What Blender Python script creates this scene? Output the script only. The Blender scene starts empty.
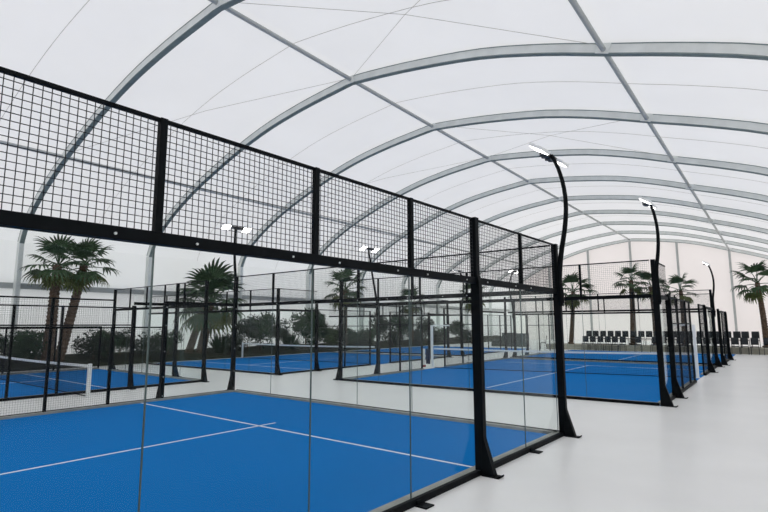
import bpy, math, random
from mathutils import Vector, Matrix
random.seed(7)
SC = bpy.context.scene
COL = SC.collection
PI = math.pi

# ------------------------------------------------------------------ helpers
class MB:
    def __init__(s): s.v = []; s.f = []; s.sm = []
    def add(s, vs, fs, smooth=False):
        o = len(s.v); s.v += [tuple(v) for v in vs]
        s.f += [tuple(i + o for i in f) for f in fs]; s.sm += [smooth] * len(fs)
        return s
    def box(s, x0, x1, y0, y1, z0, z1):
        v = [(x, y, z) for x in (x0, x1) for y in (y0, y1) for z in (z0, z1)]
        return s.add(v, [(0,1,3,2),(4,6,7,5),(0,4,5,1),(2,3,7,6),(0,2,6,4),(1,5,7,3)])
    def bbox(s, x0, x1, y0, y1, z0, z1, b=0.01):          # box with chamfered vertical edges and top
        p = [(x0+b,y0),(x1-b,y0),(x1,y0+b),(x1,y1-b),(x1-b,y1),(x0+b,y1),(x0,y1-b),(x0,y0+b)]
        cx, cy = (x0+x1)/2, (y0+y1)/2
        q = [(cx+(x-cx)*(1-2*b/max(x1-x0,1e-6)), cy+(y-cy)*(1-2*b/max(y1-y0,1e-6))) for x, y in p]
        v = [(x,y,z0) for x,y in p] + [(x,y,z1-b) for x,y in p] + [(x,y,z1) for x,y in q]
        f = [tuple(range(7,-1,-1)), tuple(range(16,24))]
        for k in (0, 8):
            for i in range(8):
                j = (i+1) % 8; f.append((k+i, k+j, k+8+j, k+8+i))
        return s.add(v, f)
    def prism(s, poly, x0, x1):                            # poly in (y,z), extruded along x
        n = len(poly)
        v = [(x0,y,z) for y,z in poly] + [(x1,y,z) for y,z in poly]
        f = [tuple(range(n-1,-1,-1)), tuple(range(n,2*n))]
        for i in range(n):
            j = (i+1) % n; f.append((i, j, n+j, n+i))
        return s.add(v, f)
    def tube(s, pts, r, n=8, caps=True, smooth=True):
        pts = [Vector(p) for p in pts]
        rs = r if isinstance(r, (list, tuple)) else [r]*len(pts)
        v = []; f = []; up = None
        for i, p in enumerate(pts):
            t = (pts[min(i+1,len(pts)-1)] - pts[max(i-1,0)]).normalized()
            if up is None:
                up = Vector((0,0,1)) if abs(t.z) < .9 else Vector((1,0,0))
            a = t.cross(up)
            if a.length < 1e-5: a = t.cross(Vector((0,1,0)))
            a.normalize(); b = a.cross(t).normalized(); up = b
            for k in range(n):
                q = 2*PI*k/n
                v.append(p + (a*math.cos(q) + b*math.sin(q))*rs[i])
        for i in range(len(pts)-1):
            for k in range(n):
                k2 = (k+1) % n
                f.append((i*n+k, i*n+k2, (i+1)*n+k2, (i+1)*n+k))
        s.add(v, f, smooth)
        if caps:
            m = len(pts)-1
            s.add(v[:n], [tuple(range(n-1,-1,-1))]); s.add(v[m*n:], [tuple(range(n))])
        return s
    def strip(s, pts, w, h):                               # rectangular section: w along y, h normal to path in xz
        pts = [Vector(p) for p in pts]; v = []; f = []
        for i, p in enumerate(pts):
            t = (pts[min(i+1,len(pts)-1)] - pts[max(i-1,0)]); t.y = 0; t.normalize()
            nrm = Vector((-t.z, 0, t.x))
            for a, b in ((-1,-1),(1,-1),(1,1),(-1,1)):
                v.append(p + Vector((0,w/2*a,0)) + nrm*(h/2*b))
        for i in range(len(pts)-1):
            for k in range(4):
                k2 = (k+1) % 4
                f.append((i*4+k, i*4+k2, (i+1)*4+k2, (i+1)*4+k))
        m = (len(pts)-1)*4
        f += [(3,2,1,0), (m,m+1,m+2,m+3)]
        return s.add(v, f)
    def mesh(s, name):
        me = bpy.data.meshes.new(name); me.from_pydata(s.v, [], s.f); me.update()
        for p, q in zip(me.polygons, s.sm): p.use_smooth = q
        return me
    def build(s, name, mat, parent=None):
        return link(name, s.mesh(name), mat, parent)

def link(name, me, mat, parent=None):
    o = bpy.data.objects.new(name, me); COL.objects.link(o)
    if mat and not me.materials: me.materials.append(mat)
    if parent: o.parent = parent
    return o
def tag(o, label, cat, group=None, kind=None):
    o['label'] = label; o['category'] = cat
    if group: o['group'] = group
    if kind: o['kind'] = kind
    return o
def empty(name, label, cat, loc=(0,0,0), rz=0, group=None):
    o = bpy.data.objects.new(name, None); COL.objects.link(o)
    o.empty_display_size = .2
    o.location = loc; o.rotation_euler = (0,0,rz)
    return tag(o, label, cat, group)
def struct(o):
    o['kind'] = 'structure'; return o
def copy_tree(o, parent=None):
    c = o.copy(); COL.objects.link(c)
    if parent: c.parent = parent
    for ch in list(o.children): copy_tree(ch, c)
    return c
ORD = ['first','second','third','fourth','fifth','sixth','seventh','eighth','ninth','tenth','eleventh','twelfth','thirteenth','fourteenth','fifteenth','sixteenth','seventeenth','eighteenth','nineteenth','twentieth','twenty-first','twenty-second','twenty-third','twenty-fourth','twenty-fifth','twenty-sixth','twenty-seventh','twenty-eighth','twenty-ninth','thirtieth']

# ------------------------------------------------------------------ materials
def new_mat(name):
    m = bpy.data.materials.new(name); m.use_nodes = True
    return m, m.node_tree.nodes, m.node_tree.links
def pbr(name, col, rough=.5, metal=0, spec=.5, noise=0, scale=8, bump=0):
    m, N, L = new_mat(name); b = N['Principled BSDF']
    b.inputs['Base Color'].default_value = (*col, 1); b.inputs['Roughness'].default_value = rough
    b.inputs['Metallic'].default_value = metal; b.inputs['Specular IOR Level'].default_value = spec
    if noise or bump:
        tc = N.new('ShaderNodeTexCoord'); nz = N.new('ShaderNodeTexNoise'); nz.inputs['Scale'].default_value = scale
        nz.inputs['Detail'].default_value = 5
        L.new(tc.outputs['Object'], nz.inputs['Vector'])
        if noise:
            r = N.new('ShaderNodeValToRGB')
            r.color_ramp.elements[0].position = .3; r.color_ramp.elements[1].position = .7
            r.color_ramp.elements[0].color = (*[c*(1-noise) for c in col], 1)
            r.color_ramp.elements[1].color = (*[min(1,c*(1+noise)) for c in col], 1)
            L.new(nz.outputs['Fac'], r.inputs['Fac']); L.new(r.outputs['Color'], b.inputs['Base Color'])
        if bump:
            bp = N.new('ShaderNodeBump'); bp.inputs['Strength'].default_value = bump
            L.new(nz.outputs['Fac'], bp.inputs['Height']); L.new(bp.outputs['Normal'], b.inputs['Normal'])
    return m
def membrane(name, col, trans):
    m, N, L = new_mat(name); N.remove(N['Principled BSDF']); out = N['Material Output']
    t = N.new('ShaderNodeBsdfTranslucent'); d = N.new('ShaderNodeBsdfDiffuse'); mx = N.new('ShaderNodeMixShader')
    tc = N.new('ShaderNodeTexCoord'); nz = N.new('ShaderNodeTexNoise'); nz.inputs['Scale'].default_value = .35; nz.inputs['Detail'].default_value = 3
    r = N.new('ShaderNodeValToRGB'); r.color_ramp.elements[0].position = .3; r.color_ramp.elements[1].position = .7
    r.color_ramp.elements[0].color = (*[c*.97 for c in col],1); r.color_ramp.elements[1].color = (*col,1)
    L.new(tc.outputs['Object'], nz.inputs['Vector']); L.new(nz.outputs['Fac'], r.inputs['Fac'])
    L.new(r.outputs['Color'], t.inputs['Color']); L.new(r.outputs['Color'], d.inputs['Color'])
    mx.inputs[0].default_value = trans
    L.new(d.outputs[0], mx.inputs[1]); L.new(t.outputs[0], mx.inputs[2]); L.new(mx.outputs[0], out.inputs['Surface'])
    return m
def glass_mat(name, tint):
    m, N, L = new_mat(name); N.remove(N['Principled BSDF']); out = N['Material Output']
    t = N.new('ShaderNodeBsdfTransparent'); t.inputs['Color'].default_value = (*tint, 1)
    g = N.new('ShaderNodeBsdfGlossy'); g.inputs['Roughness'].default_value = .02; g.inputs['Color'].default_value = (.92,.97,.96,1)
    fr = N.new('ShaderNodeFresnel'); ge = N.new('ShaderNodeNewGeometry'); mr = N.new('ShaderNodeMapRange')
    mr.inputs['To Min'].default_value = 1.13; mr.inputs['To Max'].default_value = 1/1.13      # same reflectance on both faces of the thin pane
    L.new(ge.outputs['Backfacing'], mr.inputs['Value']); L.new(mr.outputs['Result'], fr.inputs['IOR'])
    mx = N.new('ShaderNodeMixShader')
    L.new(fr.outputs[0], mx.inputs[0]); L.new(t.outputs[0], mx.inputs[1]); L.new(g.outputs[0], mx.inputs[2])
    L.new(mx.outputs[0], out.inputs['Surface'])
    return m
def emit(name, col, s):
    m, N, L = new_mat(name); b = N['Principled BSDF']
    b.inputs['Emission Color'].default_value = (*col,1); b.inputs['Emission Strength'].default_value = s
    b.inputs['Base Color'].default_value = (.8,.8,.8,1)
    return m
M = dict(
    black = pbr('black powder coated steel', (.0022,.0035,.0048), .6, 0, .10, .2, 4),
    wire = pbr('black welded wire', (.006,.008,.010), .5, 0, .3, .15, 20),
    strip = pbr('grey kerb strip', (.30,.31,.28), .6, 0, .4, .2, 3),
    glass = glass_mat('tempered glass', (.980,.991,.987)),
    turf = pbr('blue court carpet', (.0,.168,.51), .85, 0, .05, .04, .25),
    line = pbr('white court line paint', (.75,.82,.88), .7, 0, .3, .05, 6),
    white = pbr('white painted metal', (.80,.82,.82), .4, 0, .5, .04, 5),
    net = pbr('black net cord', (.012,.014,.02), .8, 0, .2, .2, 30),
    tape = pbr('white net tape', (.82,.84,.84), .7, 0, .3, .05, 12),
    floor = pbr('pale grey coated concrete', (.88,.88,.868), .32, 0, .35, .035, .6),
    roof = membrane('white tent membrane', (.93,.925,.93), .6),
    gable = membrane('cream white gable membrane', (.95,.89,.868), .55),
    side = membrane('white side membrane', (.92,.92,.92), .56),
    alu = pbr('grey aluminium section', (.72,.75,.735), .5, .0, .5, .08, 2),
    keder = pbr('dark rubber keder and flange shade', (.20,.25,.25), .7, 0, .3, .1, 4),
    dim = pbr('dull grey steel tube', (.44,.46,.455), .55, 0, .4, .08, 2),
    cable = pbr('grey bracing cable', (.45,.43,.39), .6, .0, .5, .1, 9),
    seal = pbr('dark green glass edge', (.05,.085,.08), .3, 0, .5, .1, 5),
    bolt = pbr('zinc bolt', (.62,.64,.64), .35, .6, .5, .1, 30),
    lamp = pbr('dark lamp housing', (.03,.032,.035), .5, .2, .5, .1, 10),
    led = emit('white led panel', (1,.98,.95), 6),
    trunk = pbr('brown palm trunk bark', (.105,.072,.05), .9, 0, .2, .45, 9, .5),
    frond = pbr('dark green palm leaf', (.035,.078,.030), .55, 0, .4, .4, 5),
    old = pbr('olive old palm leaf', (.085,.105,.03), .6, 0, .3, .35, 5),
    leaf = pbr('green shrub leaf', (.020,.050,.020), .6, 0, .35, .5, 3),
    leaf2 = pbr('dark shrub leaf', (.009,.022,.010), .6, 0, .35, .5, 3),
    leaf3 = pbr('light shrub leaf', (.05,.085,.025), .6, 0, .35, .4, 3),
    soil = pbr('dark planting soil', (.03,.034,.022), .95, 0, .1, .4, 2, .4),
    kerb = pbr('beige concrete kerb', (.40,.38,.31), .8, 0, .2, .12, 2),
    chair = pbr('black chair plastic', (.010,.014,.018), .5, 0, .4, .2, 8),
    crate = pbr('dark grey green plastic', (.045,.058,.055), .6, 0, .3, .15, 3),
    pad = pbr('dark blue padding', (.01,.018,.05), .7, 0, .3, .2, 5),
    red = pbr('dark red plastic', (.25,.02,.03), .5, 0, .4, .1, 9),
)

# ------------------------------------------------------------------ frames of reference
TH = 0.0316
def T(x, y, z=0):
    c, s = math.cos(TH), math.sin(TH)
    return (x*c - y*s, x*s + y*c, z)
def F0(x, y, z=0): return (x, y, z)

# ------------------------------------------------------------------ tent
Y0, BAY = -0.5916, 6.57
XL, XR, ZE = -26.1, 5.94, 6.05
LEFT = [(-26.1,6.05),(-25.8,6.65),(-25.25,7.32),(-24.4,7.98),(-23.2,8.72),(-21.55,9.55),(-19.6,10.33),(-17.6,11.03),(-15.4,11.62),(-13.2,12.0),(-11.5,12.2),(-10.28,12.33)]
RIGHT = [(-10.28,12.33),(-8.9,12.2),(-6.9,11.95),(-4.28,11.5),(-2.0,10.87),(-.19,10.25),(1.8,9.58),(3.65,8.86),(4.7,8.2),(5.35,7.4),(5.75,6.65),(5.94,6.05)]
def smooth(p, n=3):
    out = []
    for i in range(len(p)-1):
        a, b, c, d = p[max(i-1,0)], p[i], p[i+1], p[min(i+2,len(p)-1)]
        for k in range(n):
            t = k/n
            out.append(tuple(.5*(2*b[q] + (c[q]-a[q])*t + (2*a[q]-5*b[q]+4*c[q]-d[q])*t*t + (3*b[q]-a[q]-3*c[q]+d[q])*t**3) for q in (0,1)))
    return out + [p[-1]]
KL, KR = LEFT[5], RIGHT[5]
LEFT, RIGHT = smooth(LEFT), smooth(RIGHT)
ARC = LEFT + RIGHT[1:]
YA, YB = -20.3, Y0 + 9*BAY + .12
fl = MB().box(-75, 60, -60, 95, -.12, 0).build('floor', M['floor']); struct(fl)
# membrane, offset outwards from the arches
def offset(poly, d):
    out = []
    for i, (x, z) in enumerate(poly):
        a = poly[max(i-1,0)]; b = poly[min(i+1,len(poly)-1)]
        t = Vector((b[0]-a[0], b[1]-a[1])).normalized(); out.append((x - t.y*d, z + t.x*d))
    return out
OUT = offset(ARC, .23)
def sheet(name, poly, mat, smooth=True):
    mb = MB(); n = 10; v = []; f = []
    ys = [YA + (YB-YA)*i/n for i in range(n+1)]
    for y in ys:
        for x, z in poly: v.append(T(x, y, z))
    m = len(poly)
    for i in range(n):
        for k in range(m-1): f.append((i*m+k, i*m+k+1, (i+1)*m+k+1, (i+1)*m+k))
    mb.add(v, f, smooth); return struct(mb.build(name, mat))
sheet('ceiling', OUT, M['roof'])
sheet('wall_left', [(OUT[0][0], 0), (OUT[0][0], 4.0), OUT[0]], M['side'], False)
sheet('wall_right', [OUT[-1], (OUT[-1][0], 3), (OUT[-1][0], 0)], M['roof'], False)
def gable(name, y, mat):
    n = len(OUT); v = [T(x, y, z) for x, z in OUT] + [T(x, y, 0) for x, z in OUT]
    return struct(MB().add(v, [(k, k+1, n+k+1, n+k) for k in range(n-1)]).build(name, mat))
gable('wall_back', YB, M['gable']); gable('wall_front', YA, M['gable'])

def arch(k):
    y = Y0 + BAY*k
    nm = ['nearest the camera'] + [ORD[i] + ' from the camera' for i in range(1, 9)] + ['farthest away, against the cream end wall']
    a = empty('roof_arch', 'grey curved aluminium roof arch spanning the tent, %s' % nm[k], 'arch', T(XL, y, 0), TH, 'aluminium arches of the tent')
    L = lambda x, z: (x - XL, 0, z)
    left = [L(x, z) for x, z in LEFT]; right = [L(x, z) for x, z in RIGHT]
    MB().strip(left, .18, .27).build('rafter', M['alu'], a)
    MB().strip(right, .18, .27).build('rafter', M['alu'], a)
    for src in (LEFT, RIGHT):
        MB().strip([L(x, z) for x, z in offset(src, -.15)], .20, .035).build('bottom_flange', M['keder'], a)  # flange coloured dark for the shade on the arch underside, plus its groove
        MB().strip([L(x, z) for x, z in offset(src, .15)], .20, .03).build('keder_track', M['keder'], a)
    for x in (XL, XR):
        c = MB().box(x-XL-.17, x-XL+.17, -.1, .1, 0.01, ZE).build('column', M['alu'], a)
        MB().box(x-XL-.24, x-XL+.24, -.2, .2, 0.0, .03).build('base_plate', M['alu'], c)
    for (x, z), q in ((LEFT[-1], 0), (KL, .44), (KR, -.35)):
        m = MB(); m.box(-.2, .2, -.11, .11, -.16, .16)
        g = m.build('joint_plate', M['alu'], a); g.location = L(x, z); g.rotation_euler = (0, -q, 0)
    return a
for k in range(10): arch(k)
def purlin(x, z, r, name, label, ya=-9.0):
    o = MB().tube([T(x, ya, z), T(x, YB-.1, z)], r, 8).build(name, M['dim'])
    return tag(o, label, 'purlin')
purlin(-10.28, 12.36, .085, 'roof_purlin', 'grey ridge purlin running along the top of the tent roof')
purlin(-.19, 10.22, .085, 'roof_purlin', 'grey roof purlin on the right slope, steepest in the photo')
purlin(-21.55, 9.5, .085, 'roof_purlin', 'grey roof purlin on the left slope seen through the fence mesh')
eb = MB().box(-.13, .13, 0, YB-.3+9, -.14, .14).build('eave_beam', M['dim']); eb.location = T(-26.42, -9, 3.95); eb.rotation_euler = (0,0,TH)
tag(eb, 'horizontal grey wall beam along the left side wall behind the palms', 'beam')
# gable columns
for i, x in enumerate((-20.4, -15.3, -10.28, -5.24, -.19)):
    zt = [z for (xx, z) in ARC]
    for j in range(len(ARC)-1):
        if ARC[j][0] <= x <= ARC[j+1][0]:
            u = (x-ARC[j][0])/(ARC[j+1][0]-ARC[j][0]); top = ARC[j][1]+u*(ARC[j+1][1]-ARC[j][1])
    o = MB().box(-.11,.11,-.14,.14,0,top-.2).build('gable_column', M['dim']); o.location = T(x, YB-.3, 0); o.rotation_euler = (0,0,TH)
    tag(o, ['slim grey end wall column leftmost, behind the glass','slim grey end wall column behind the leftmost end palm','slim grey end wall column meeting the ridge purlin','slim grey end wall column between the two roof purlins','slim grey end wall column meeting the right purlin, beside the chair pair'][i], 'column', 'end wall columns')
# seams and bracing cables
def arcpoint(k, name):
    y = Y0 + BAY*k
    x, z = {'R': (-10.28,12.45), 'r': (-.19,10.38), 'l': (-21.55,9.66)}[name]
    return Vector(T(x, y, z))
MIDN = ['just in front of the nearest arch'] + ['between the %s and %s arches' % (ORD[i], ORD[i+1]) for i in range(7)]
for i in range(8):
    y = Y0 + BAY*(i-(.42 if i == 0 else .5))
    o = MB().tube([T(x, y, z) for x, z in offset(ARC, .19)], .008, 5).build('roof_cable', M['cable'])
    tag(o, 'thin curved roof cable under the membrane %s' % MIDN[i], 'cable', 'thin roof cables')
for k in (0, 2):
    w = 'nearest' if k == 0 else 'third'
    for (a, ka), (b, kb), d in ((('R',k),('r',k+1),'from the ridge away to the right'), (('R',k+1),('r',k),'from the right slope back to the ridge'), (('R',k+1),('l',k),'from the left slope up to the ridge')):
        p, q = arcpoint(ka, a), arcpoint(kb, b); mid = (p+q)/2 + Vector((0,0,.28))
        o = MB().tube([p, mid, q], .008, 5).build('bracing_cable', M['cable'])
        tag(o, 'thin bracing wire in the %s roof bay, %s' % (w, d), 'cable', 'diagonal roof wires')

# ------------------------------------------------------------------ court walls
S = 1.552; H = 3.517; GB, GT = 2.575, 2.665
PT = .05
def wires(mb, x0, x1, z0, z1, r=.003, cell=.0505):
    n = max(1, round((x1-x0)/cell)); m = max(1, round((z1-z0)/cell))
    for i in range(n+1):
        x = x0 + (x1-x0)*i/n; mb.box(x-r, x+r, -r, r, z0, z1)
    for j in range(m+1):
        z = z0 + (z1-z0)*j/m; mb.box(x0, x1, -r*2.2, -r*.2, z-r, z+r)
def post_mesh(mb, h, fin=True):
    mb.box(-.048, .048, -.02, .08, .0, h)
    if fin:
        z = min(h, 2.70)
        mb.prism([(.08,0),(.26,0),(.255,.03),(.118,.46),(.112,.5),(.112,z-.2),(.105,z-.08),(.08,z)], -.044, .044)
        mb.box(-.075, .075, .085, .33, 0, .014)
        mb.prism([(.30,.014),(.345,.014),(.35,.035),(.34,.035)], -.06, .06)
def wall(label, P0, P1, bays, posts, frame=F0, name='court_fence', feet=False, bolts=False, wr=.0013, rail=True, zs=1.0):
    """bays: list of (u0, u1, kind, top); posts: list of (u, kind, height); outward side is local +Y"""
    a = Vector(frame(*P0)); b = Vector(frame(*P1)); d = b - a; Lh = d.length
    root = empty(name, label, 'fence', a, math.atan2(d.y, d.x))
    for u, kind, h in posts:
        mb = MB()
        if kind == 'big': post_mesh(mb, h)
        elif kind == 'thin': mb.box(-.03,.03,-.03,.03,0,h)
        else: mb.box(-.027,.027,.005,.055,GT,h)
        o = mb.build('post', M['black'], root); o.location.x = u
        if kind == 'big':
            bo = MB()
            for z in (.12, .62, 1.3, 2.0, 2.5):
                bo.tube([(0,-.02,z),(0,-.028,z)], .013, 8)
            if h > 0: bo.build('bolt', M['bolt'], o)
    runs = []
    for u0, u1, kind, top in bays:
        e = .007
        if kind in ('GM', 'G'):
            MB().box(u0+e, u1-e, -.006, .006, .062, GB).build('glass_panel', M['glass'], root)
            if not any(abs(p_[0]-u1) < .12 and p_[1] == 'big' for p_ in posts): MB().box(u1-.0045, u1+.0045, -.007, .007, .062, GB).build('joint_seal', M['seal'], root)
            if kind == 'GM':
                mb = MB(); wires(mb, u0+.01, u1-.01, GT, top-.012, wr); o = mb.build('mesh_panel', M['wire'], root); o.location.y = .03
            if runs and abs(runs[-1][1]-u0) < 1e-6 and runs[-1][2] == kind: runs[-1][1] = u1
            else: runs.append([u0, u1, kind, top])
        elif kind == 'M':
            mb = MB(); wires(mb, u0, u1, .08, top, wr); o = mb.build('mesh_panel', M['wire'], root); o.location.y = .01
            mb = MB(); mb.box(u0, u1, -.014, .014, top-.018, top+.018)
            if top > 2.2: mb.box(u0, u1, -.012, .012, 1.93, 1.965)
            mb.build('rail', M['black'], root)
    for u0, u1, kind, top in runs:
        bm = MB().bbox(u0, u1, -.02, .062, GB, GT, .006).build('beam', M['black'], root)
        if bolts:
            n = int((u1-u0)/S)
            for i in range(1, n):
                for e_ in (-.3, .3):
                    MB().tube([(u0+i*S+e_,.062,2.612),(u0+i*S+e_,.072,2.612)], .010, 8).build('bolt', M['bolt'], bm)
                    MB().tube([(u0+i*S+e_,-.02,2.612),(u0+i*S+e_,-.03,2.612)], .010, 8).build('bolt', M['bolt'], bm)
        if kind == 'GM': MB().box(u0, u1, .012, .04, top-.028, top).build('top_rail', M['black'], root)
    spans = [(b_[0], b_[1]) for b_ in bays if b_[2] != 'O']
    if rail and spans:
        jo = []
        for s0, s1 in spans:
            if jo and abs(jo[-1][1]-s0) < 1e-6: jo[-1][1] = s1
            else: jo.append([s0, s1])
        for s0, s1 in jo:
            MB().bbox(s0, s1, .0, .065, 0, .07, .005).build('base_rail', M['black'], root)
            MB().box(s0, s1, -.12, .0, 0, .062).build('kerb_strip', M['strip'], root)
    if feet:
        for q in range(1, len(bays), 2):
                m = q*S - .06
                f = MB(); f.box(m-.08, m+.08, .065, .22, 0, .014); f.box(m-.05, m+.05, .065, .08, 0, .055)
                f.build('foot_plate', M['black'], root)
    root.scale.z = zs
    return root
def even(u0, u1, n, kind, top): return [(u0+(u1-u0)*i/n, u0+(u1-u0)*(i+1)/n, kind, top) for i in range(n)]
def court(label, corners, lines, frame=F0):
    xs = [c[0] for c in corners]; ys = [c[1] for c in corners]
    v = [frame(x, y, .002) for x, y in corners] + [frame(x, y, .014) for x, y in corners]
    o = MB().add(v, [(3,2,1,0),(4,5,6,7),(0,1,5,4),(1,2,6,5),(2,3,7,6),(3,0,4,7)]).build('court_carpet', M['turf'])
    tag(o, label, 'court')
    for nm, (x0,y0), (x1,y1) in lines:
        a = Vector(frame(x0,y0,0)); b = Vector(frame(x1,y1,0)); d = (b-a).normalized(); n = Vector((-d.y, d.x, 0))*.026
        q = [a-n, b-n, b+n, a+n]
        vv = [(p.x,p.y,.0135) for p in q] + [(p.x,p.y,.0165) for p in q]
        MB().add(vv, [(3,2,1,0),(4,5,6,7),(0,1,5,4),(1,2,6,5),(2,3,7,6),(3,0,4,7)]).build(nm, M['line'], o)
    return o
def net(label, A, B, frame=F0, h=.92, posts=(True, True), hp=None):
    a = Vector(frame(*A)); b = Vector(frame(*B)); d = b-a; Ln = d.length
    root = empty('court_net', label, 'net', a, math.atan2(d.y, d.x))
    mb = MB(); n = round(Ln/.06); c = .0022
    def sag(u): return h - .04*math.sin(PI*u/Ln)
    for i in range(n+1):
        u = Ln*i/n; mb.box(u-c, u+c, -c, c, .03, sag(u)-.03)
    for j in range(15):
        f = .03 + (h-.1)*j/14
        mb.box(0, Ln, -c*2, 0, f-c, f+c)
    mb.build('net_mesh', M['net'], root)
    t = MB(); k = 16; v = []; f = []
    for i in range(k+1):
        u = Ln*i/k; z = sag(u)
        v += [(u,-.008,z-.075),(u,.008,z-.075),(u,.008,z),(u,-.008,z)]
    for i in range(k):
        for q in range(4): f.append((i*4+q, i*4+(q+1)%4, i*4+4+(q+1)%4, i*4+4+q))
    t.add(v, f).build('tape', M['tape'], root)
    MB().box(0, Ln, -.006, .006, .015, .04).build('bottom_band', M['net'], root)
    for e, u in zip(posts, (0, Ln)):
        if e:
            hh = hp or h + .03
            p = MB().bbox(u-.045, u+.045, -.045, .045, 0, hh, .008).build('net_post', M['white'], root)
            MB().bbox(u-.09, u+.09, -.09, .09, 0, .02, .004).build('base_plate', M['white'], p)
    return root

# nearest court -----------------------------------------------------
court('nearest blue court carpet filling the lower left of the photo', [(-10,-20),(0,-20),(0,0),(-10,0)],
      [('service_line', (-10,-2.915), (-.09,-2.915)), ('center_line', (-5,-17), (-5,-2.5)), ('service_line', (-10,-17.08), (-.09,-17.08))])
# right side wall: walked from the back corner toward the camera
nb = 13
wall('long glass and mesh side wall nearest the camera, beside the grey walkway', (0,0), (0,-nb*S),
     even(0, nb*S, nb, 'GM', H),
     [(0,'big',H),(2*S,'big',H+.01)] + [(i*S,'upper',H) for i in (1,3,4,5,7,8,9,11,12)] + [(6*S,'big',H),(10*S,'big',H),(13*S,'big',H)],
     feet=True, bolts=True, wr=.0024)
wall('glass back wall of the nearest court with mesh above', (-10,0), (0,0), even(.06, 9.94, 6, 'GM', H),
     [(10/6*i,'upper',H) for i in range(1,6)], bolts=True)
wall('left side wall of the nearest court, mesh with one glass bay at its corner', (-10,-20.1), (-10,0),
     [(0,1.4*1,'M',2.64)] + [(1.4*i,1.4*(i+1),'M',2.64) for i in range(1,10)] + [(14.0,15.05,'M',2.64),(15.05,16.4,'M',2.64),(16.4,17.8,'M',1.95),(17.8,20.04,'G',2.66)],
     [(20.04,'big',H),(17.8,'big',2.66),(16.4,'thin',1.97),(15.02,'thin',2.66)] + [(15.02-1.4*i,'thin',2.66) for i in range(1,11)])
net('net of the nearest court hidden off to the left behind the mesh', (-10.4,-10), (-.15,-10))
# left near court -----------------------------------------------------
LX, LY = -13.3, .95
court('blue court carpet at the far left below the two palms', [(-22,-12),(LX,-12),(LX,LY),(-22,LY)],
      [('service_line', (-22,-2.05), (LX-.1,-2.05)), ('center_line', (-18.2,-12), (-18.2,-2.0))])
wall('mesh and glass side wall of the far left court facing the nearest court', (LX,LY), (LX,-12),
     [(.0,2.6,'G',2.66),(2.6,4.67,'M',2.48),(4.67,5.88,'M',2.48)] + [(5.88+1.4*i,7.28+1.4*i,'M',2.48) for i in range(5)],
     [(0,'big',H),(2.6,'big',2.55),(4.67,'thin',2.5),(5.88,'thin',2.5)] + [(7.28+1.4*i,'thin',2.5) for i in range(5)], zs=1.035)
wall('glass back wall of the far left court with mesh above', (-20.85,LY), (LX,LY), even(.05, 7.5, 5, 'GM', H),
     [(.05+7.45/5*i,'upper',H) for i in range(1,5)] + [(5.5,'big',H),(0.05,'big',H)], zs=1.035)
wall('low mesh fence along the outer left edge of the far left court', (-22,-12), (-22,LY),
     [(i*1.85,(i+1)*1.85,'M',1.95) for i in range(7)], [(i*1.85,'thin',1.97) for i in range(8)])
net('white taped net of the far left court ending in a white post', (-22.2,-3.35), (-12.25,-3.28), h=.90)
# middle right court -----------------------------------------------------
CX, CL, C0, C1 = .87, -9.5, 4.85, 19.4
court('middle blue court carpet behind the nearest glass corner post', [(CL,C0-.25),(CX,C0),(CX,C1),(CL,C1)],
      [('center_line', (-4.2,5.6), (-4.15,16.6)), ('service_line', (CL,16.6), (CX,16.6))], T)
fw = 10.45
wall('glass front wall of the middle court facing the walkway corner, mesh above', (CX,C0), (CL,C0-.25), even(.05, fw-.05, 6, 'GM', H),
     [(.05+(fw-.1)/6*i,'upper',H) for i in range(1,6)], T, zs=1.035)
sl = C1-C0
# local u runs toward the camera, so outward (+Y local) faces the walkway
wall('right side wall of the middle court along the grey walkway', (CX,C1), (CX,C0),
     [(0,3.45,'G',H),(3.45,5.1,'M',2.68),(8.0,9.1,'M',2.68),(9.1,10.9,'M',2.68),(10.9,sl-1.82,'M',2.68),(sl-1.82,sl,'GM',H)],
     [(0,'big',H),(3.45,'big',2.72),(5.1,'thin',2.70),(8.0,'thin',2.70),(9.1,'thin',2.70),(10.9,'thin',2.70),(sl-1.82,'big',2.74),(sl,'big',H)], T, zs=1.035)
wall('glass back wall of the middle court, far end, mesh above', (CL,C1), (CX,C1), even(.05, fw-.05, 6, 'GM', H),
     [(.05+(fw-.1)/6*i,'upper',H) for i in range(1,6)], T, zs=1.035)
wall('left side wall of the middle court, glass bay then mesh', (CL,C0-.25), (CL,C1),
     [(0,2.25,'G',H),(2.25,3.7,'M',2.68),(3.7,5.4,'M',2.68),(7.4,9.2,'M',2.68),(9.2,11.0,'M',2.68),(11.0,14.6,'G',H)],
     [(0,'big',H),(2.25,'big',2.72),(3.7,'thin',2.7),(5.4,'thin',2.7),(7.4,'thin',2.7),(9.2,'thin',2.7),(11.0,'big',2.72),(14.6,'big',H)], T, zs=1.035)
net('white taped net across the middle court', (-9.6,11.2), (.74,12.9), T, h=.93, posts=(False, False))
def tall_post(label, x, y, sgn):
    r = empty('entrance_post', label, 'post', T(x, y, 0), TH)
    MB().bbox(-.05,.05,-.05,.05,0,1.98,.01).build('upright', M['white'], r)
    MB().tube([(0,0,1.95),(sgn*.12,0,1.965),(sgn*.95,0,1.965)], .028, 8).build('top_bar', M['white'], r)
    MB().bbox(-.1,.1,-.1,.1,0,.02,.005).build('base_plate', M['white'], r)
    return r
tall_post('tall white entrance post at the left end of the middle net', -9.62, 11.05, 1)
tall_post('tall white entrance post in the walkway side of the middle court', .80, 12.9, -1)
r = empty('side_post', 'short white post with a dark blue pad beside the tall left entrance post', 'post', T(-10.3, 11.4, 0), TH)
MB().bbox(-.05,.05,-.05,.05,0,.86,.01).build('upright', M['white'], r)
MB().bbox(.14,.34,-.06,.06,.16,.86,.02).build('pad', M['pad'], r)
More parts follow.
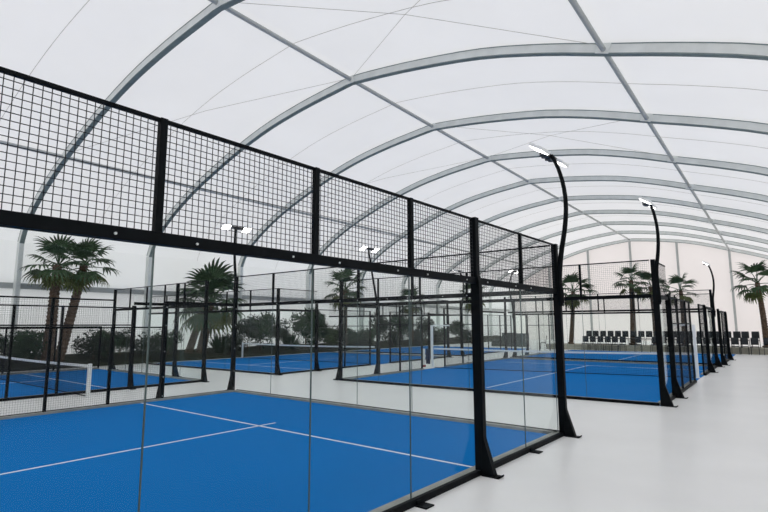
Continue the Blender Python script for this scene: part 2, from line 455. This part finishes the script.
MB().bbox(.05,.14,-.02,.02,.5,.54,.004).build('bracket', M['white'], r)
MB().bbox(-.06,.06,-.08,.08,.0,.10,.01).build('foot', M['red'], r)
# farthest right court -----------------------------------------------------
DX, D0, D1 = 1.0, 20.75, 31.6
court('farthest blue court carpet in front of the rows of chairs', [(-9.6,D0),(DX,D0),(DX,D1),(-9.6,D1)],
      [('center_line', (-3.9,D0+.3), (-4.0,D1-3)), ('service_line', (-9.6,D1-3), (DX,D1-3))], T)
wall('glass front wall of the farthest court with mesh above', (DX,D0), (-9.6,D0), even(.05, 10.55, 6, 'GM', H),
     [(.05+10.5/6*i,'upper',H) for i in range(1,6)], T)
wall('right side wall of the farthest court at the end of the walkway', (DX,D0+4.5), (DX,D0),
     [(0,2.2,'M',2.68),(2.2,4.5,'G',H)], [(0,'big',2.7),(2.2,'thin',2.7),(4.5,'big',2.75)], T)
wall('left side wall of the farthest court', (-9.6,D0), (-9.6,D0+8),
     [(0,2,'GM',H),(2,4,'M',2.68),(4,6,'M',2.68),(6,8,'M',2.68)], [(0,'big',H),(2,'big',2.72),(4,'thin',2.7),(6,'thin',2.7),(8,'thin',2.7)], T)
# left middle court -----------------------------------------------------
EX, EL, E0, E1 = -13.05, -23.2, 4.6, 18.4
court('left middle blue court carpet in front of the hedge', [(EL,E0),(EX,E0),(EX,E1),(EL,E1)],
      [('service_line', (EL,7.1), (EX,7.1)), ('center_line', (-18.1,7.1), (-18.1,15.4))], T)
wall('glass front wall of the left middle court with mesh above', (EX,E0), (EL,E0), even(.05, 10.1, 6, 'GM', H),
     [(.05+10.05/6*i,'upper',H) for i in range(1,6)], T)
el = E1-E0
wall('right side wall of the left middle court, glass corner and mesh', (EX,E1), (EX,E0),
     [(0,2.2,'GM',H),(2.2,4.2,'M',2.68),(4.2,6.0,'M',2.68),(7.7,9.6,'M',2.68),(9.6,el-2.25,'M',2.68),(el-2.25,el,'GM',H)],
     [(0,'big',H),(2.2,'big',2.72),(4.2,'thin',2.7),(6.0,'thin',2.7),(7.7,'thin',2.7),(9.6,'thin',2.7),(el-2.25,'big',2.95),(el,'big',H)], T)
wall('glass back wall of the left middle court with mesh above', (EL,E1), (EX,E1), even(.05, 10.1, 6, 'GM', H),
     [(.05+10.05/6*i,'upper',H) for i in range(1,6)], T)
net('white taped net of the left middle court before the hedge', (-23.1,10.65), (-13.15,11.2), T, h=.92, posts=(True, False))
# farthest left court -----------------------------------------------------
court('farthest blue court carpet on the left, deep behind the glass', [(-23.2,20),(-13,20),(-13,32),(-23.2,32)],
      [('center_line', (-18.1,20.4), (-18.1,29))], T)
wall('glass front wall of the farthest left court with mesh above', (-13,20), (-23.2,20), even(.05, 10.15, 6, 'GM', H),
     [(.05+10.1/6*i,'upper',H) for i in range(1,6)], T)
wall('right side wall of the farthest left court', (-13,28), (-13,20),
     [(0,2,'M',2.68),(2,4,'M',2.68),(4,6,'M',2.68),(6,8,'GM',H)], [(0,'thin',2.7),(2,'thin',2.7),(4,'thin',2.7),(6,'big',2.72),(8,'big',H)], T)

# ------------------------------------------------------------------ floodlights
def lamp_pole(label, x, y, frame, sgn, z0=2.4, top=5.22, amp=1.0, tip=0.0, hs=1.0):
    """sgn: +1 outside is +x, -1 outside is -x"""
    r = empty('floodlight_pole', label, 'floodlight', frame(x, y, 0), TH if frame is T else 0, 'curved floodlight poles')
    z = lambda q: z0 + (top-z0)*q
    prof = [(.115,0),(.115,.06),(.10,.16)] + [(amp*a_+tip*b_, b_) for a_, b_ in ((.15,.32),(.24,.48),(.28,.62),(.25,.76),(.14,.90),(.0,1.0))]
    pts = []
    for i in range(len(prof)-1):
        for k in range(3):
            t = k/3; a = prof[max(i-1,0)]; b = prof[i]; c = prof[i+1]; d = prof[min(i+2,len(prof)-1)]
            f = lambda n: .5*((2*b[n]) + (-a[n]+c[n])*t + (2*a[n]-5*b[n]+4*c[n]-d[n])*t*t + (-a[n]+3*b[n]-3*c[n]+d[n])*t**3)
            pts.append((sgn*f(0), 0, z(f(1))))
    pts.append((sgn*tip, 0, top))
    n = len(pts)
    MB().tube(pts, [.055 - .022*i/(n-1) for i in range(n)], 10).build('pole', M['black'], r)
    MB().bbox(*sorted((sgn*.085, sgn*.15)), -.035, .035, z0-.06, z0+.05, .006).build('bracket', M['black'], r)
    hx = -sgn*.04 + sgn*tip
    bar = MB().tube([(hx,-.32*hs,top+.02),(hx,.32*hs,top+.02)], .03, 8).build('crossbar', M['lamp'], r)
    for s in (-1, 1):
        h = MB().bbox(-.15,.15,-.19*hs,.19*hs,0,.06,.012).build('lamp_head', M['white'], r)
        h.location = (hx - sgn*.01, s*.50*hs, top-.02); h.rotation_euler = (0, sgn*.55, 0)
        MB().bbox(-.13,.13,-.165*hs,.165*hs,-.012,.0,.003).build('led_panel', M['led'], h)
        d = MB()
        d.tube([(hx-.05*sgn, s*.09*hs, top-.05),(hx-.05*sgn, s*.09*hs, top+.03)], .075, 12)
        d.tube([(hx-.05*sgn, s*.22*hs, top-.045),(hx-.05*sgn, s*.22*hs, top+.03)], .06, 12)
        d.build('driver_box', M['lamp'], r)
    return r
lamp_pole('tall curved black floodlight pole on the nearest glass corner', 0, 0, F0, 1, 2.4, 5.27, .9, .06)
lamp_pole('curved black floodlight pole on the front right corner of the middle court', CX, C0, T, 1, 2.55, 5.12, .55, .06, .65)
lamp_pole('small curved floodlight pole farthest down the walkway', CX, C1, T, 1, 2.4, 4.9, .7, .0, .6)
lamp_pole('curved floodlight pole on the far left corner of the nearest court', -10, 0, F0, -1, 2.4, 5.08, .3, .25, .75)
lamp_pole('curved floodlight pole on the left side wall of the middle court', CL, C0-.25+2.25, T, -1, 2.4, 5.15, .05, .55, .8)
lamp_pole('curved floodlight pole on the front left corner of the farthest court', -9.6, D0, T, -1, 2.4, 5.3)
lamp_pole('curved floodlight pole on the corner of the farthest left court', -13, 20, T, 1, 2.4, 5.5)

# ------------------------------------------------------------------ planting beds
bed = MB()
prof = [(-26.25,0),(-26.25,.55),(-25.6,.5),(-24.4,.28),(-23.75,.12),(-23.7,0)]
n = 30; v = []; f = []
for i in range(n+1):
    y = -14 + 68*i/n
    for j, (x, z) in enumerate(prof):
        v.append(T(x + (0 if j in (0,1,5) else random.uniform(-.08,.08)), y, z + (random.uniform(-.05,.05) if 0 < j < 5 else 0)))
m = len(prof)
for i in range(n):
    for j in range(m-1): f.append((i*m+j, i*m+j+1, (i+1)*m+j+1, (i+1)*m+j))
o = MB().add(v, f).build('planting_bed', M['soil']); tag(o, 'long dark planting bed along the left tent wall', 'planting bed')
pl = empty('plinth', 'low beige concrete plinth behind the front row of chairs', 'plinth', T(-12, 32.65, 0), TH)
MB().bbox(0, 17.3, 0, 2.6, 0, .40, .02).build('kerb', M['kerb'], pl)

# ------------------------------------------------------------------ palms
def frond_mesh(seed, mat, L=1.0):
    rnd = random.Random(seed); mb = MB()
    # petiole then folded fan of drooping leaflets; local +X is outward
    pet = [(0,0,0),(.28*L,0,.05*L),(.56*L,0,.06*L)]
    mb.tube(pet, [.022,.017,.012], 5)
    hub = Vector((.56*L,0,.06*L)); nl = 13
    for i in range(nl):
        a = math.radians(-82 + 164*i/(nl-1)); ln = L*(.46 + .18*math.cos(a*.8))*rnd.uniform(.9,1.06)
        d = Vector((math.cos(a), math.sin(a), 0)); s = Vector((-d.y, d.x, 0))
        w = .046*L; dr = rnd.uniform(.14,.26)
        p0 = hub; p1 = hub + d*ln*.5 + Vector((0,0,.02*L)); p2 = hub + d*ln*.82 - Vector((0,0,dr*.35*L)); p3 = hub + d*ln*.98 - Vector((0,0,dr*L))
        q = [p0 - s*w*.25, p0 + s*w*.25, p1 - s*w, p1 + Vector((0,0,-.02)), p1 + s*w, p2 - s*w*.6, p2 + s*w*.6, p3]
        mb.add(q, [(0,2,3),(0,3,1),(1,3,4),(2,5,3),(3,5,6),(3,6,4),(5,7,6)])
    me = mb.mesh('frond'); me.materials.append(mat); return me
FR = [frond_mesh(i, M['frond']) for i in range(3)]; FO = [frond_mesh(9+i, M['old']) for i in range(2)]
def palm(label, base, top, R=1.35, r0=.19, nf=22, seed=0, frame=T, group='fan palms'):
    nf = int(nf*.8)
    rnd = random.Random(seed)
    b = Vector(frame(*base)); t = Vector(frame(*top))
    root = empty('fan_palm', label, 'palm', b, 0, group)
    d = t - b; n = 26; pts = []; rs = []
    for i in range(n*2+1):
        u = i/(2*n); pts.append(d*u + Vector((math.sin(u*3)*.05, math.cos(u*2.3)*.04-.04, 0)))
        rs.append((r0*(1.15-.3*u)) * (1.12 if i % 2 else .93) * (1.35 if u < .03 else 1))
    MB().tube(pts, rs, 10, smooth=False).build('trunk', M['trunk'], root)
    for k in range(nf):
        u = k/(nf-1); az = k*2.39996 + rnd.uniform(-.3,.3)
        el = math.radians(72 - 125*u**.85) + rnd.uniform(-.12,.12)
        me = rnd.choice(FO) if u > .80 else rnd.choice(FR)
        o = link('frond', me, None, root)
        o.location = d + Vector((0,0,.05-.22*u)); s = R*rnd.uniform(.82,1.05)*(.9 if u > .8 else 1)
        o.scale = (s, s, s); o.rotation_euler = (rnd.uniform(-.25,.25), -el, az)
    return root
palm('thick palm leftmost in the photo, behind the far left court', (-24.65,.45,.1), (-24.6,.62,4.95), 1.5, .23, 24, 1)
palm('leaning palm second from the left, right of the leftmost palm', (-24.6,.9,.1), (-24.6,1.85,5.05), 1.5, .21, 24, 2)
pc = palm('wide low palm with a dense crown behind the left middle court', (-24.7,8.75,.1), (-24.6,9.3,3.4), 2.35, .26, 30, 3)
palm('bare leaning low palm trunk joined beside the wide low palm', (-24.9,8.0,.1), (-24.7,8.9,3.2), 1.3, .2, 14, 4)
palm('slim palm seen through the glass right of the round green shrub', (-24.6,21.8,.1), (-24.6,21.9,4.9), 1.9, .17, 24, 5)
palm('distant palm seen through the glass near the tall white post', (-24.6,31.3,.1), (-24.6,31.5,4.1), 1.5, .22, 20, 6)
palm('distant palm behind the glass left of the nearest corner post', (-22.2,39.5,.0), (-22.2,39.5,5.0), 1.8, .2, 20, 7)
palm('end wall palm farthest left, just right of the nearest corner post', (-10.39,34.0,.40), (-10.0,34.0,4.7), 1.7, .16, 20, 8)
palm('end wall palm tallest of all, second from the left behind the chairs', (-5.66,34.0,.40), (-5.5,34.0,5.4), 1.5, .18, 18, 9)
palm('end wall palm half hidden by the middle court corner post', (-4.2,34.9,.40), (-4.3,34.9,4.9), 1.35, .15, 17, 10)
palm('end wall palm just right of the middle court corner post', (-2.25,34.4,.40), (-2.2,34.4,4.5), 1.35, .15, 17, 11)
palm('end wall palm at the right edge of the photo behind the chair pair', (2.68,34.0,.40), (2.48,34.0,4.8), 1.6, .17, 20, 12)

# ------------------------------------------------------------------ shrubs
def shrub_mesh(seed, w, h, nleaf, lsz, mat, spiky=False):
    rnd = random.Random(seed); mb = MB()
    blobs = [(rnd.uniform(-.3,.3)*w, rnd.uniform(-.3,.3)*w, h*rnd.uniform(.3,.75), rnd.uniform(.28,.45)*w) for _ in range(9)]
    if spiky:
        for i in range(nleaf):
            a = rnd.uniform(0,2*PI); e = rnd.uniform(.35,1.45); L = h*rnd.uniform(.7,1.0)
            d = Vector((math.cos(a)*math.cos(e), math.sin(a)*math.cos(e), math.sin(e))); s = d.cross(Vector((0,0,1))).normalized()*lsz
            b = Vector((math.cos(a)*.12*w, math.sin(a)*.12*w, .02)); m_ = b + d*L*.55; t = b + d*L - Vector((0,0,.12*L*math.cos(e)))
            mb.add([b-s*.6, b+s*.6, m_-s, m_+s, t], [(0,1,3,2),(2,3,4)])
    else:
        for i in range(nleaf):
            bx, by, bz, br = rnd.choice(blobs)
            d = Vector((rnd.gauss(0,1), rnd.gauss(0,1), rnd.gauss(0,1))).normalized()
            p = Vector((bx,by,bz)) + d*br*rnd.uniform(.65,1.05)
            if p.z < .04: p.z = rnd.uniform(.05,.3)
            u = Vector((rnd.gauss(0,1), rnd.gauss(0,1), rnd.gauss(0,1))); u = (u - d*u.dot(d)*.6).normalized(); s = u.cross(d)
            if s.length < .01: continue
            s.normalize(); l = lsz*rnd.uniform(.7,1.3)
            mb.add([p-u*l, p-s*l*.42, p+u*l+d*l*.2, p+s*l*.42], [(0,1,2,3)])
    me = mb.mesh('foliage'); me.materials.append(mat); return me
SH = [shrub_mesh(1,1.5,1.7,1100,.10,M['leaf']), shrub_mesh(2,1.7,1.5,1100,.10,M['leaf2']), shrub_mesh(3,1.65,3.0,1700,.12,M['leaf']), shrub_mesh(4,1.6,2.9,1700,.11,M['leaf2']),
      shrub_mesh(5,1.4,1.5,110,.045,M['leaf'],True), shrub_mesh(6,1.5,1.6,1000,.11,M['leaf3'])]
stem_me = MB().tube([(0,0,-.1),(.03,.02,.6),(-.02,.04,1.0)], [.06,.045,.03], 7).mesh('stem'); stem_me.materials.append(M['trunk'])
def shrub(kind, x, y, s, label, z=.2):
    r = empty('shrub', label, 'shrub', T(x, y, z), random.uniform(0, 6.28), 'hedge of shrubs along the left wall')
    r.scale = (s, s, s*random.uniform(.9,1.1))
    link('foliage', SH[kind], None, r); link('stem', stem_me, None, r)
    return r
KN = ['rounded green shrub', 'dark dense shrub', 'tall green bush', 'tall dark bush', 'spiky agave like shrub', 'pale green shrub']
plan = [(0,-.9),(1,-2.4),(0,.0),(1,2.6),(0,3.3),(3,4.0),(1,5.4),(0,6.7),(4,10.1),(1,11.2),(3,12.3),(2,13.4),(3,14.9),(4,16.1),(2,17.6),(2,18.8),(5,20.0),(1,20.9),(0,22.8),(1,24.0),(0,25.2),(3,26.6),(1,28.4),(2,30.0),(1,32.6),(3,34.2),(1,36.0),(0,38.0),(2,40.2),(1,42.5)]
SZ = {0:.95, 1:1.0, 2:1.0, 3:.95, 4:1.05, 5:1.0}
for i, (k, y) in enumerate(plan):
    shrub(k, -24.8 + random.uniform(-.05,.15), y, SZ[k]*random.uniform(.9,1.12)*(.72 if y in (4.0,) else 1), '%s in the left hedge, %s shrub counted from the left' % (KN[k], ORD[i]))

# ------------------------------------------------------------------ chairs
def make_chair():
    r = empty('stacking_chair', 'chair', 'chair')
    s = MB().bbox(-.22,.22,-.21,.21,.42,.465,.02); s.build('seat', M['chair'], r)
    b = MB(); v = []; f = []
    for j in range(5):
        z = .55 + .40*j/4
        for i in range(5):
            x = -.21 + .42*i/4; y = .20 + .07*j/4 + .025*(1-(2*i/4-1)**2)
            v += [(x*(1-.06*(j==4)), y, z), (x*(1-.06*(j==4)), y+.022, z)]
    for j in range(4):
        for i in range(4):
            a = (j*5+i)*2; c = a+2; d = a+10; e = a+12
            f += [(a,c,e,d),(a+1,d+1,e+1,c+1)]
    for i in range(4):
        a = i*2; f.append((a,a+1,a+3,a+2)); a = 40+i*2; f.append((a,a+2,a+3,a+1))
    for j in range(4):
        a = j*10; f.append((a,a+10,a+11,a+1)); a = j*10+8; f.append((a,a+1,a+11,a+10))
    b.add(v, f, True).build('backrest', M['chair'], r)
    for sx in (-1,1):
        MB().tube([(sx*.21,-.24,0),(sx*.2,-.19,.44)], .014, 6).build('leg', M['chair'], r)
        MB().tube([(sx*.21,.27,0),(sx*.2,.19,.44),(sx*.2,.22,.62)], .014, 6).build('leg', M['chair'], r)
    return r
proto = make_chair(); first = [True]
def chair(x, y, z, label, group, rz=0):
    o = proto if first[0] else copy_tree(proto); first[0] = False
    o.location = T(x, y, z); o.rotation_euler = (0,0,TH+rz); o.scale = (1.04,1.0,1.15); o['label'] = label; o['group'] = group
fx = [-8.72+.54*i for i in range(19)]
skip = {6, 8}
i2 = 0
for i, x in enumerate(fx):
    if i in skip or x > 1.15: continue
    chair(x, 32.15, 0, 'black chair, %s from the left in the front row before the end wall' % ORD[i2], 'front row of black chairs', random.uniform(-.1,.1)); i2 += 1
i2 = 0
for i in range(19):
    x = -8.72 + .545*i
    if x > 1.2: continue
    chair(x, 33.05, .40, 'black chair, %s from the left in the raised back row on the plinth' % ORD[i2], 'back row of black chairs', random.uniform(-.08,.08)); i2 += 1
chair(1.5, 32.15, 0, 'front black chair of the pair right of the end column, left one', 'chairs right of the end column')
chair(2.06, 32.15, 0, 'front black chair of the pair right of the end column, right one', 'chairs right of the end column')
chair(2.75, 32.15, 0, 'front black chair at the right edge of the photo before the palm', 'chairs right of the end column')
chair(1.55, 33.05, .40, 'raised black chair right of the end column, left one of two', 'chairs right of the end column')
chair(2.12, 33.05, .40, 'raised black chair right of the end column, right one of two', 'chairs right of the end column')
chair(-12.1, 32.3, 0, 'single black chair turned sideways, apart from the rows, left of the corner post', 'lone black chair', -1.3)
# dark crates
def crate(x, y, w, d, h, label, z=0):
    r = empty('storage_crate', label, 'crate', T(x, y, z), TH, 'dark crates stacked at the far end')
    MB().bbox(-w/2,w/2,-d/2,d/2,0,h-.06,.02).build('body', M['crate'], r)
    MB().bbox(-w/2-.02,w/2+.02,-d/2-.02,d/2+.02,h-.06,h,.02).build('lid', M['crate'], r)
crate(-17.6, 35.6, 1.0, .9, .62, 'low dark crate leftmost of the far end crates')
crate(-16.5, 35.6, 1.05, .9, 1.25, 'tall dark crate in the middle of the far end crates')
crate(-15.3, 35.6, 1.05, .9, 1.2, 'tall dark crate rightmost of the far end crates, beside the lone chair')

# ------------------------------------------------------------------ world, camera, colour
w = bpy.data.worlds.new('overcast daylight'); SC.world = w; w.use_nodes = True
bg = w.node_tree.nodes['Background']; bg.inputs['Color'].default_value = (.985,.99,1,1); bg.inputs['Strength'].default_value = 1.0
cam = bpy.data.cameras.new('camera'); co = bpy.data.objects.new('camera', cam); COL.objects.link(co)
cam.sensor_width = 36; cam.lens = 512.158*36/768; cam.clip_end = 300
yaw, pitch, roll = -.68019, .13364, -.002648
cy, sy, cp, sp = math.cos(yaw), math.sin(yaw), math.cos(pitch), math.sin(pitch)
fwd = Vector((sy*cp, cy*cp, sp)); rt = Vector((cy,-sy,0)); up = rt.cross(fwd)
r2 = rt*math.cos(roll) + up*math.sin(roll); u2 = -rt*math.sin(roll) + up*math.cos(roll)
co.matrix_world = Matrix(((r2.x,u2.x,-fwd.x,3.581),(r2.y,u2.y,-fwd.y,-9.5527),(r2.z,u2.z,-fwd.z,2.001),(0,0,0,1)))
SC.camera = co
SC.view_settings.view_transform = 'Standard'; SC.view_settings.look = 'None'
SC.view_settings.exposure = 0.2; SC.view_settings.gamma = 1; SC.view_settings.use_curve_mapping = False
SC.cycles.transparent_max_bounces = 96
SC.cycles.max_bounces = 10
SC.cycles.use_denoising = True
